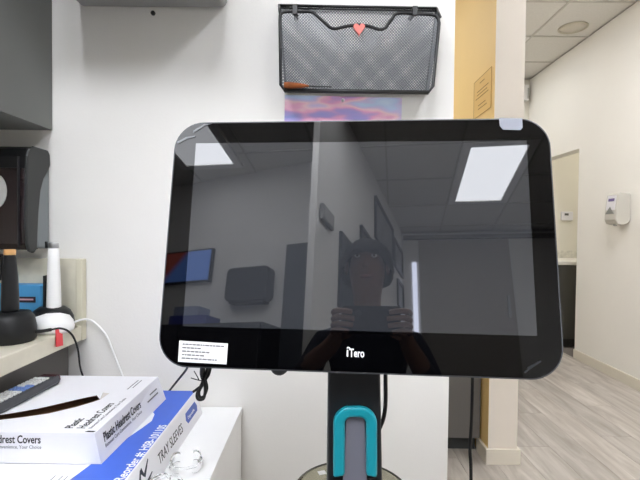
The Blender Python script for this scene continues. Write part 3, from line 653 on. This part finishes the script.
def lattice(A, B, C, D, pitch, wd, keep=None):   # TL, TR, BR, BL
    m_ = MB(); W = (B-A).length; H = (A-D).length
    nrm = (B-A).cross(D-A).normalized()
    def P(u, v): return (D*(1-u)+C*u)*(1-v) + (A*(1-u)+B*u)*v
    def run(u0, v0, u1, v1):
        n = 40; cur = None
        for i in range(n+1):
            f = i/n; u = u0+(u1-u0)*f; v = v0+(v1-v0)*f
            ok = keep is None or keep(P(u, v))
            if ok and cur is None: cur = (u, v)
            if (not ok or i == n) and cur is not None:
                a, c = P(*cur), P(u, v)
                if (c-a).length > .003:
                    d = (c-a).normalized(); s = d.cross(nrm); m_.obox((a+c)/2, d, s, nrm, (c-a).length/2, wd/2, .0003)
                cur = None
    k = -H
    while k < W:
        for sgn in (0, 1):
            # line x = k + y (slope 1) clipped to the W x H box
            y0, y1 = max(0, -k), min(H, W-k)
            if y1-y0 > .003:
                xa, xb = (k+y0)/W, (k+y1)/W
                if sgn: xa, xb = 1-xa, 1-xb
                run(xa, y0/H, xb, y1/H)
        k += pitch
    return m_
ftop = fl[2:-2]
def below(p):
    k = (1.546-p.z)/(1.546-FBL.z)
    if k > 0 and not (-.1085+(FBL.x+.1085)*k < p.x < .2765+(FBR.x-.2765)*k): return False
    for i in range(len(ftop)-1):
        a, c = ftop[i], ftop[i+1]
        if min(a.x, c.x) <= p.x <= max(a.x, c.x) and abs(c.x-a.x) > 1e-6:
            return p.z < a.z+(c.z-a.z)*(p.x-a.x)/(c.x-a.x)
    return False
for nm, q4, kp, pt in (('front_mesh', (Vector((-.112,1.13,1.731)), Vector((.2917,1.13,1.731)), Vector((.2775,1.13,FBR.z)), Vector((-.1085,1.13,FBL.z))), below, .0075), ('back_mesh', (BTL, BTR, BBR, BBL), None, .0075), ('bottom_mesh', (FBL, FBR, BBR, BBL), None, .009),
                   ('side_mesh', (BTL, FTL, FBL, BBL), None, .009), ('side_mesh', (FTR, BTR, BBR, FBR), None, .009)):
    o = lattice(*q4, pt, .0014, kp).build(nm, MESHM, t); o['kind'] = 'stuff'
# base band
MB().tube([FBL, FBR], .0055, 8).build('bottom_rail', WIRE, t)
for x in (295, 415):
    p = at(x, 10, 1.126); m_ = MB(); m_.box(p.x-.006, p.x+.006, 1.122, 1.128, 1.719, 1.742); m_.box(p.x-.006, p.x+.006, 1.128, 1.195, 1.738, 1.742); m_.build('hook_clip', WIRE, t, bevel=.001)
# heart magnet
hp_ = at(359, 30, 1.12); m_ = MB(); pts = []
for k in range(28):
    a = 2*math.pi*k/28; x = 16*math.sin(a)**3; z = 13*math.cos(a)-5*math.cos(2*a)-2*math.cos(3*a)-math.cos(4*a); pts.append((hp_.x+x*.00092, 1.124, hp_.z+.0015+(z+.25*abs(x)*(z<0))*.00105))
m_.prism(pts, (0, -.009, 0)); tag(m_.build('heart_magnet', M('coral_plastic', 'E2756A', .35), bevel=.0035, seg=3), 'coral pink heart clipped on the file holder front', 'magnet')
# brush pen lying in the holder
a, c = at(284, 85, 1.122), at(332, 87, 1.122)
t = thing('brush', (a+c)/2, 'brown brush with thin black handle on the file holder bottom rail', 'brush')
MB().tube([a, a.lerp(c, .1), a.lerp(c, .35), a.lerp(c, .52)], [.007, .0085, .006, .002], 8).build('bristles', M('brown_bristle', '86471A', .8, var=.3, scale=80), t)
MB().tube([a.lerp(c, .5), c], .0018, 8).build('handle', BLACKP, t)

# pinned sky print
t = thing('art_print', (.053, 1.2, 1.32), 'print of a pink and blue sunset sky pinned below the file holder', 'print')
mp_ = bpy.data.materials.new('sky_print'); mp_.use_nodes = True; nt = mp_.node_tree; b = nt.nodes['Principled BSDF']; b.inputs['Roughness'].default_value = .4
tc = nt.nodes.new('ShaderNodeTexCoord'); mpn = nt.nodes.new('ShaderNodeMapping'); mpn.inputs['Scale'].default_value = (5, 1, 14); mpn.inputs['Rotation'].default_value = (0, .32, 0); mpn.inputs['Location'].default_value = (1.7, 0, .35)
n1 = nt.nodes.new('ShaderNodeTexNoise'); n1.inputs['Scale'].default_value = 1.25; n1.inputs['Detail'].default_value = 2.5
rp = nt.nodes.new('ShaderNodeValToRGB'); cr = rp.color_ramp; cr.elements[0].position = .30; cr.elements[0].color = lin('9AA0DE'); cr.elements[1].position = .72; cr.elements[1].color = lin('D6E6F8')
for ps, cc in ((.38, 'B9A2DC'), (.44, 'F0AED2'), (.49, 'F9D3DC'), (.54, 'D6C6E8'), (.60, 'C6D6F2')): x_ = cr.elements.new(ps); x_.color = lin(cc)
nt.links.new(tc.outputs['Object'], mpn.inputs[0]); nt.links.new(mpn.outputs[0], n1.inputs['Vector']); nt.links.new(n1.outputs['Fac'], rp.inputs[0]); nt.links.new(rp.outputs[0], b.inputs['Base Color'])
MB().prism([(-.1033,1.1985,1.5405),(.2101,1.1985,1.5354),(.2060,1.1985,1.32),(-.1065,1.1985,1.3245)], (0, -.001, 0)).build('sheet', mp_, t)
p = at(343, 100, 1.19); MB().lathe([(.002, 0), (.002, .004), (.0048, .005), (.0048, .009), (.0001, .0105)], (p.x, 1.1975, p.z), (0,-1,0), 14).build('push_pin', WHITEP, t)

# ================================================================== BEHIND THE PHOTOGRAPHER (seen mirrored in the screen)
def pp(s, z, o=0): v = pa + pv*s + pn*o; return Vector((v.x, v.y, z))
FRM = M('frame_black', '1E1E20', .4); PICT = M('picture_grey', '8F9092', .25, var=.2, scale=6)
for s0, s1, z0, z1, lb in ((1.48,2.37,2.33,2.74,'large black picture frame on the wall behind the photographer'),(.97,1.44,2.06,2.25,'small black picture frame nearest the wall corner behind the photographer'),(2.42,2.97,2.34,2.67,'black picture frame at the far end of the rear wall, upper'),(2.60,2.97,1.95,2.25,'black picture frame at the far end of the rear wall, lower')):
    t = thing('picture_frame', pp((s0+s1)/2, z0), lb, 'picture', 'picture frames behind the photographer')
    w_ = .035; m_ = MB()
    for a, c, e, f in ((s0,s1,z0,z0+w_),(s0,s1,z1-w_,z1),(s0,s0+w_,z0+w_,z1-w_),(s1-w_,s1,z0+w_,z1-w_)): m_.prism([pp(a,e,.002), pp(c,e,.002), pp(c,f,.002), pp(a,f,.002)], pn*.022)
    m_.build('frame', FRM, t); MB().prism([pp(s0+w_,z0+w_,.002), pp(s1-w_,z0+w_,.002), pp(s1-w_,z1-w_,.002), pp(s0+w_,z1-w_,.002)], pn*.008).build('picture', PICT, t)
t = thing('pin_board', pp(.9, 1.5), 'dark pin board on the wall behind the photographer', 'board')
MB().prism([pp(.44,1.5,.002), pp(1.36,1.5,.002), pp(1.36,2.0,.002), pp(.44,2.0,.002)], pn*.02).build('board', M('board_dark', '2A3136', .7, var=.4, scale=40), t)
t = thing('wall_control', pp(.16, 1.92), 'grey control box on the wall corner behind the photographer', 'control box')
MB().prism([pp(.05,1.93,.002), pp(.26,1.93,.002), pp(.26,2.03,.002), pp(.05,2.03,.002)], pn*.025).build('housing', M('control_grey', '8C8C8A', .5), t, bevel=.006)
MB().prism([pp(.065,1.94,.027), pp(.245,1.94,.027), pp(.245,2.02,.027), pp(.065,2.02,.027)], pn*.003).build('cover', M('control_cover', '9A9A98', .5), t)
def wp(s, z, o=0): v = wa + wv*s + wn*o; return Vector((v.x, v.y, z))
t = thing('wall_television', wp(.83, 1.9), 'lit television with a blue and red picture on the rear wall', 'television')
MB().prism([wp(.53,1.9,.01), wp(1.13,1.9,.01), wp(1.13,2.21,.01), wp(.53,2.21,.01)], wn*.04).build('housing', BLACKP, t, bevel=.004)
mt = bpy.data.materials.new('television_picture'); mt.use_nodes = True; nt = mt.node_tree; b = nt.nodes['Principled BSDF']; b.inputs['Base Color'].default_value = (.02,.02,.02,1)
tc = nt.nodes.new('ShaderNodeTexCoord'); mpn = nt.nodes.new('ShaderNodeMapping'); mpn.inputs['Rotation'].default_value = (0, -.7, .245); mpn.inputs['Location'].default_value = (.5,0,.46)
gr = nt.nodes.new('ShaderNodeTexGradient'); rp = nt.nodes.new('ShaderNodeValToRGB'); cr = rp.color_ramp
cr.elements[0].position = .40; cr.elements[0].color = lin('A0483A'); cr.elements[1].position = .46; cr.elements[1].color = lin('5C86D8')
nt.links.new(tc.outputs['Object'], mpn.inputs[0]); nt.links.new(mpn.outputs[0], gr.inputs[0]); nt.links.new(gr.outputs['Fac'], rp.inputs[0]); nt.links.new(rp.outputs[0], b.inputs['Emission Color']); b.inputs['Emission Strength'].default_value = 1.6
MB().prism([wp(.545,1.915,.051), wp(1.115,1.915,.051), wp(1.115,2.195,.051), wp(.545,2.195,.051)], wn*.002).build('picture', mt, t)
t = thing('towel_dispenser', wp(1.56, 1.7), 'dark rounded paper towel dispenser on the rear wall', 'dispenser')
MB().prism([wp(s, z, .002) for s, z in rrect(1.36, 1.77, 1.69, 1.98, .05)], wn*.12).build('cover', M('dispenser_slate', '25282E', .35), t, bevel=.012)
MB().prism([wp(1.40,1.675,.002), wp(1.73,1.675,.002), wp(1.73,1.69,.002), wp(1.40,1.69,.002)], wn*.1).build('paper_slot', BLACKP, t)
t = thing('tall_locker', wp(2.0, 0), 'tall dark grey locker against the rear wall corner', 'locker')
LK = M('locker_grey', '4C5157', .45)
MB().prism([wp(1.89,.001,.004), wp(2.14,.001,.004), wp(2.14,2.165,.004), wp(1.89,2.165,.004)], wn*.05).build('carcass', LK, t)
MB().prism([wp(1.895,.06,.055), wp(2.135,.06,.055), wp(2.135,2.155,.055), wp(1.895,2.155,.055)], wn*.018).build('door', LK, t)
MB().prism([wp(1.91,1.0,.074), wp(1.92,1.0,.074), wp(1.92,1.15,.074), wp(1.91,1.15,.074)], wn*.02).build('handle', M('steel', 'B9BABB', .3, .9), t)
t = thing('tall_cabinet', wp(1.1, 0), 'tall charcoal cabinet below the rear wall television', 'cabinet')
MB().prism([wp(.35,.001,.004), wp(1.86,.001,.004), wp(1.86,1.48,.004), wp(.35,1.48,.004)], wn*.30).build('carcass', M('charcoal_laminate', '26272A', .5), t)
for a, c in ((.355, 1.102), (1.108, 1.855)): MB().prism([wp(a,.05,.305), wp(c,.05,.305), wp(c,1.47,.305), wp(a,1.47,.305)], wn*.018).build('door', M('charcoal_laminate', '26272A', .5), t)
t = thing('carton', wp(1.1, 1.481), 'blue carton on top of the tall rear cabinet', 'box')
MB().prism([wp(.93,1.4815,.05), wp(1.30,1.4815,.05), wp(1.30,1.56,.05), wp(.93,1.56,.05)], wn*.2).build('carton_body', M('deep_blue_card', '2C3C9A', .5), t, bevel=.002)
MB().prism([wp(.95,1.5605,.07), wp(1.2,1.5605,.07), wp(1.2,1.64,.07), wp(.95,1.64,.07)], wn*.16).build('carton_lid', M('pale_blue_card', '8C97B4', .5), t, bevel=.002)
# rear wall door and lit slot
dr = MB().box(.40, 1.44, -4.058, -4.02, 0, 2.83).build('door_1', M('door_paint', 'A8A198', .5)); struct(dr, 'wide pale sliding door in the rear wall')
MB().box(1.36, 1.385, -4.02, -3.99, 1.9, 2.15).build('door_handle', M('steel', 'B9BABB', .3, .9), dr)
struct(MB().box(.318, .37, -4.058, -4.045, 1.0, 2.56).build('window_1', M('window_daylight', 'FFFFFF', .5, emit='DDE4FF', es=4.0)), 'narrow daylight window beside the rear door')
tr = MB().box(.22, XR-.001, -4.058, -4.02, 2.85, 2.90).build('trim_1', M('soffit_trim', '8E8A84', .6)); struct(tr, 'trim line over the rear door')

# ================================================================== PHOTOGRAPHER (seen mirrored in the screen)
SKIN = M('skin', '8C6654', .5, var=.04, scale=30); SCRUB = M('navy_scrubs', '1C2230', .85, var=.1, scale=60); TROUS = M('dark_trousers', '17191E', .85); SHOE = M('shoe_black', '121212', .5)
def skin_mesh(name, verts, edges, radii, mats, pick, parent=None, root=0, levels=2):
    me = bpy.data.meshes.new(name); me.from_pydata(verts, edges, []); o = bpy.data.objects.new(name, me); COL.objects.link(o)
    sk = o.modifiers.new('skin', 'SKIN'); sk.use_smooth_shade = True; sk.branch_smoothing = .4
    lay = me.skin_vertices[0].data if me.skin_vertices else None
    if lay is None:
        bpy.context.view_layer.objects.active = o; lay = me.skin_vertices[0].data
    for i, r in enumerate(radii): lay[i].radius = r if isinstance(r, tuple) else (r, r); lay[i].use_root = (i == root)
    ss = o.modifiers.new('sub', 'SUBSURF'); ss.levels = ss.render_levels = levels
    dg = bpy.context.evaluated_depsgraph_get(); nm = bpy.data.meshes.new_from_object(o.evaluated_get(dg)); bpy.data.objects.remove(o)
    return nm
V = []; E_ = []; Rr = []
def jv(p, r, par=None):
    V.append(p); Rr.append(r); i = len(V)-1
    if par is not None: E_.append((par, i))
    return i
pel = jv((0, -.52, .70), (.15, .115))
w1 = jv((0, -.52, .84), (.135, .10), pel); ch = jv((0, -.50, 1.02), (.15, .105), w1); up_ = jv((0, -.48, 1.16), (.13, .085), ch)
nk = jv((0, -.455, 1.255), .052, up_); nk2 = jv((0, -.43, 1.31), .05, nk)
hd = jv((0, -.41, 1.38), (.070, .088), nk2); hd2 = jv((0, -.405, 1.44), (.074, .094), hd); hd3 = jv((0, -.41, 1.495), (.05, .065), hd2)
for s in (-1, 1):
    sh = jv((s*.165, -.47, 1.165), .058, up_); el = jv((s*.245, -.38, .945), .043, sh); fo = jv((s*.19, -.20, 1.03), .036, el)
    wr = jv((s*.105+.03, -.075, 1.105), .026, fo); pm_ = jv((s*.088+.035, -.045, 1.145), (.034, .016), wr)
    hp2 = jv((s*.095, -.50, .66), .10, pel); kn = jv((s*.15, -.10, .62), .066, hp2); an = jv((s*.15, -.12, .14), .042, kn); he = jv((s*.15, -.13, .06), .042, an); to = jv((s*.16, .04, .04), (.042, .03), he)
me = skin_mesh('person', V, E_, Rr, [], None)
for m_ in (SKIN, SCRUB, TROUS, SHOE): me.materials.append(m_)
for p in me.polygons:
    c = p.center; p.use_smooth = True
    wrist = c.y > -.14 and .98 < c.z < 1.3
    if c.z > 1.245 or wrist: p.material_index = 0
    elif c.z > .72 and not (c.y > -.36 and c.z < .74): p.material_index = 1
    elif c.z > .10: p.material_index = 2
    else: p.material_index = 3
man = bpy.data.objects.new('person', me); COL.objects.link(man); WL['person'] = Vector((0,0,0))
tag(man, 'seated person in dark scrubs holding a phone, mirrored in the screen', 'person')
# face
m_ = MB(); m_.add([(-.012,-.315,1.405),(.012,-.315,1.405),(0,-.285,1.408),(0,-.318,1.45),(0,-.30,1.398)], [(0,2,3),(2,1,3),(0,4,2),(4,1,2)], True); m_.build('nose', SKIN, man)
for s in (-1, 1):
    MB().ball((s*.030, -.322, 1.447), .011, .008, .007).build('eye', M('eye_white', 'E6E2DC', .2), man)
    MB().ball((s*.030, -.3145, 1.447), .0045, .003, .0045).build('iris', M('iris_brown', '3A2415', .2), man)
    MB().ball((s*.077, -.405, 1.43), .008, .018, .03).build('ear', SKIN, man)
    MB().tube([(s*.016,-.314,1.466),(s*.032,-.312,1.470),(s*.048,-.322,1.464)], .003, 6).build('eyebrow', M('brow_dark', '1D1512', .8), man)
MB().ball((0, -.325, 1.372), .024, .009, .007).build('mouth', M('lip', '8E5248', .5), man)
hr = MB(); N, K = 28, 14
for i in range(K+1):
    th = math.pi*.72*i/K
    for k in range(N):
        a = 2*math.pi*k/N; front = max(0, math.sin(a)); t_ = th*(1-.40*front); j_ = 1+random.uniform(-.02,.03)
        hr.v.append(Vector(((.098+.018*max(0,-math.cos(t_)))*j_*math.sin(t_)*math.cos(a), -.418+.112*j_*math.sin(t_)*math.sin(a), 1.435+.105*j_*math.cos(t_))))
for i in range(K):
    for k in range(N): l = (k+1) % N; hr.f.append([i*N+k, i*N+l, (i+1)*N+l, (i+1)*N+k]); hr.sm.append(True); hr.mi.append(0)
hr.build('hair', M('dark_hair', '0A0807', .8, bump=.8, bscale=200, spec=.2), man)
# fingers: rooted in the palms and closing round the phone edges
for s in (-1, 1):
    bx_ = s*.088+.035
    for k, (dz, ln_) in enumerate(((.030,.070),(.012,.078),(-.006,.074),(-.023,.060))):
        m_ = MB(); z = 1.152+dz; x0 = bx_+s*.012
        pts = smooth_path([(x0, -.055, z), (x0+s*.004, -.028, z+.004), (x0-s*.006, -.004, z+.005), (x0-s*ln_*.45, .004, z+.003), (x0-s*ln_*.72, .0035, z)], 4)
        m_.tube(pts, [.0095-.0028*i/(len(pts)-1) for i in range(len(pts))], 8); m_.build('finger', SKIN, man)
    m_ = MB(); pts = smooth_path([(bx_, -.06, 1.125), (bx_-s*.022, -.046, 1.128), (bx_-s*.045, -.033, 1.146), (bx_-s*.052, -.027, 1.165)], 4)
    m_.tube(pts, [.011-.003*i/(len(pts)-1) for i in range(len(pts))], 8); m_.build('thumb', SKIN, man)
# phone
t = thing('phone', (.035, -.014, 1.14), 'black phone held sideways by the seated person', 'phone')
MB().prism([(x, -.008, z) for x, z in rrect(-.045, .115, 1.125, 1.202, .01)], (0, -.009, 0)).build('phone_body', M('phone_black', '0E0F11', .25), t, bevel=.002)
MB().lathe([(.0095, 0), (.0095, .0025), (.0075, .003), (.0001, .001)], (0, -.008, 1.18), (0, 1, 0), 20).build('camera_lens', M('lens_ring', '55585C', .2, .6), t)
MB().prism([(x, -.0171, z) for x, z in rrect(-.041, .111, 1.129, 1.198, .006)], (0, -.0005, 0)).build('phone_screen', M('phone_screen', '1A1C20', .1), t)
# stool
t = thing('stool', (0, -.54, 0), 'round black rolling stool under the seated person', 'stool')
MB().lathe([(.16, .50), (.185, .515), (.19, .545), (.17, .572), (.0001, .578)], (0, -.54, 0)).build('seat', BLACKS, t)
MB().lathe([(.025, .09), (.025, .5)], (0, -.54, 0)).build('post', M('steel', 'B9BABB', .3, .9), t)
for k in range(5):
    a = 2*math.pi*k/5; e = Vector((.24*math.cos(a), -.54+.24*math.sin(a), .07))
    MB().tube([(0, -.54, .10), e], [.02, .014], 8).build('leg', M('steel', 'B9BABB', .3, .9), t)
    MB().lathe([(.02, -.01), (.024, -.008), (.024, .008), (.02, .01)], (e.x, e.y, .0245), (math.cos(a+1.57), math.sin(a+1.57), 0), 14).build('caster', BLACKP, t)
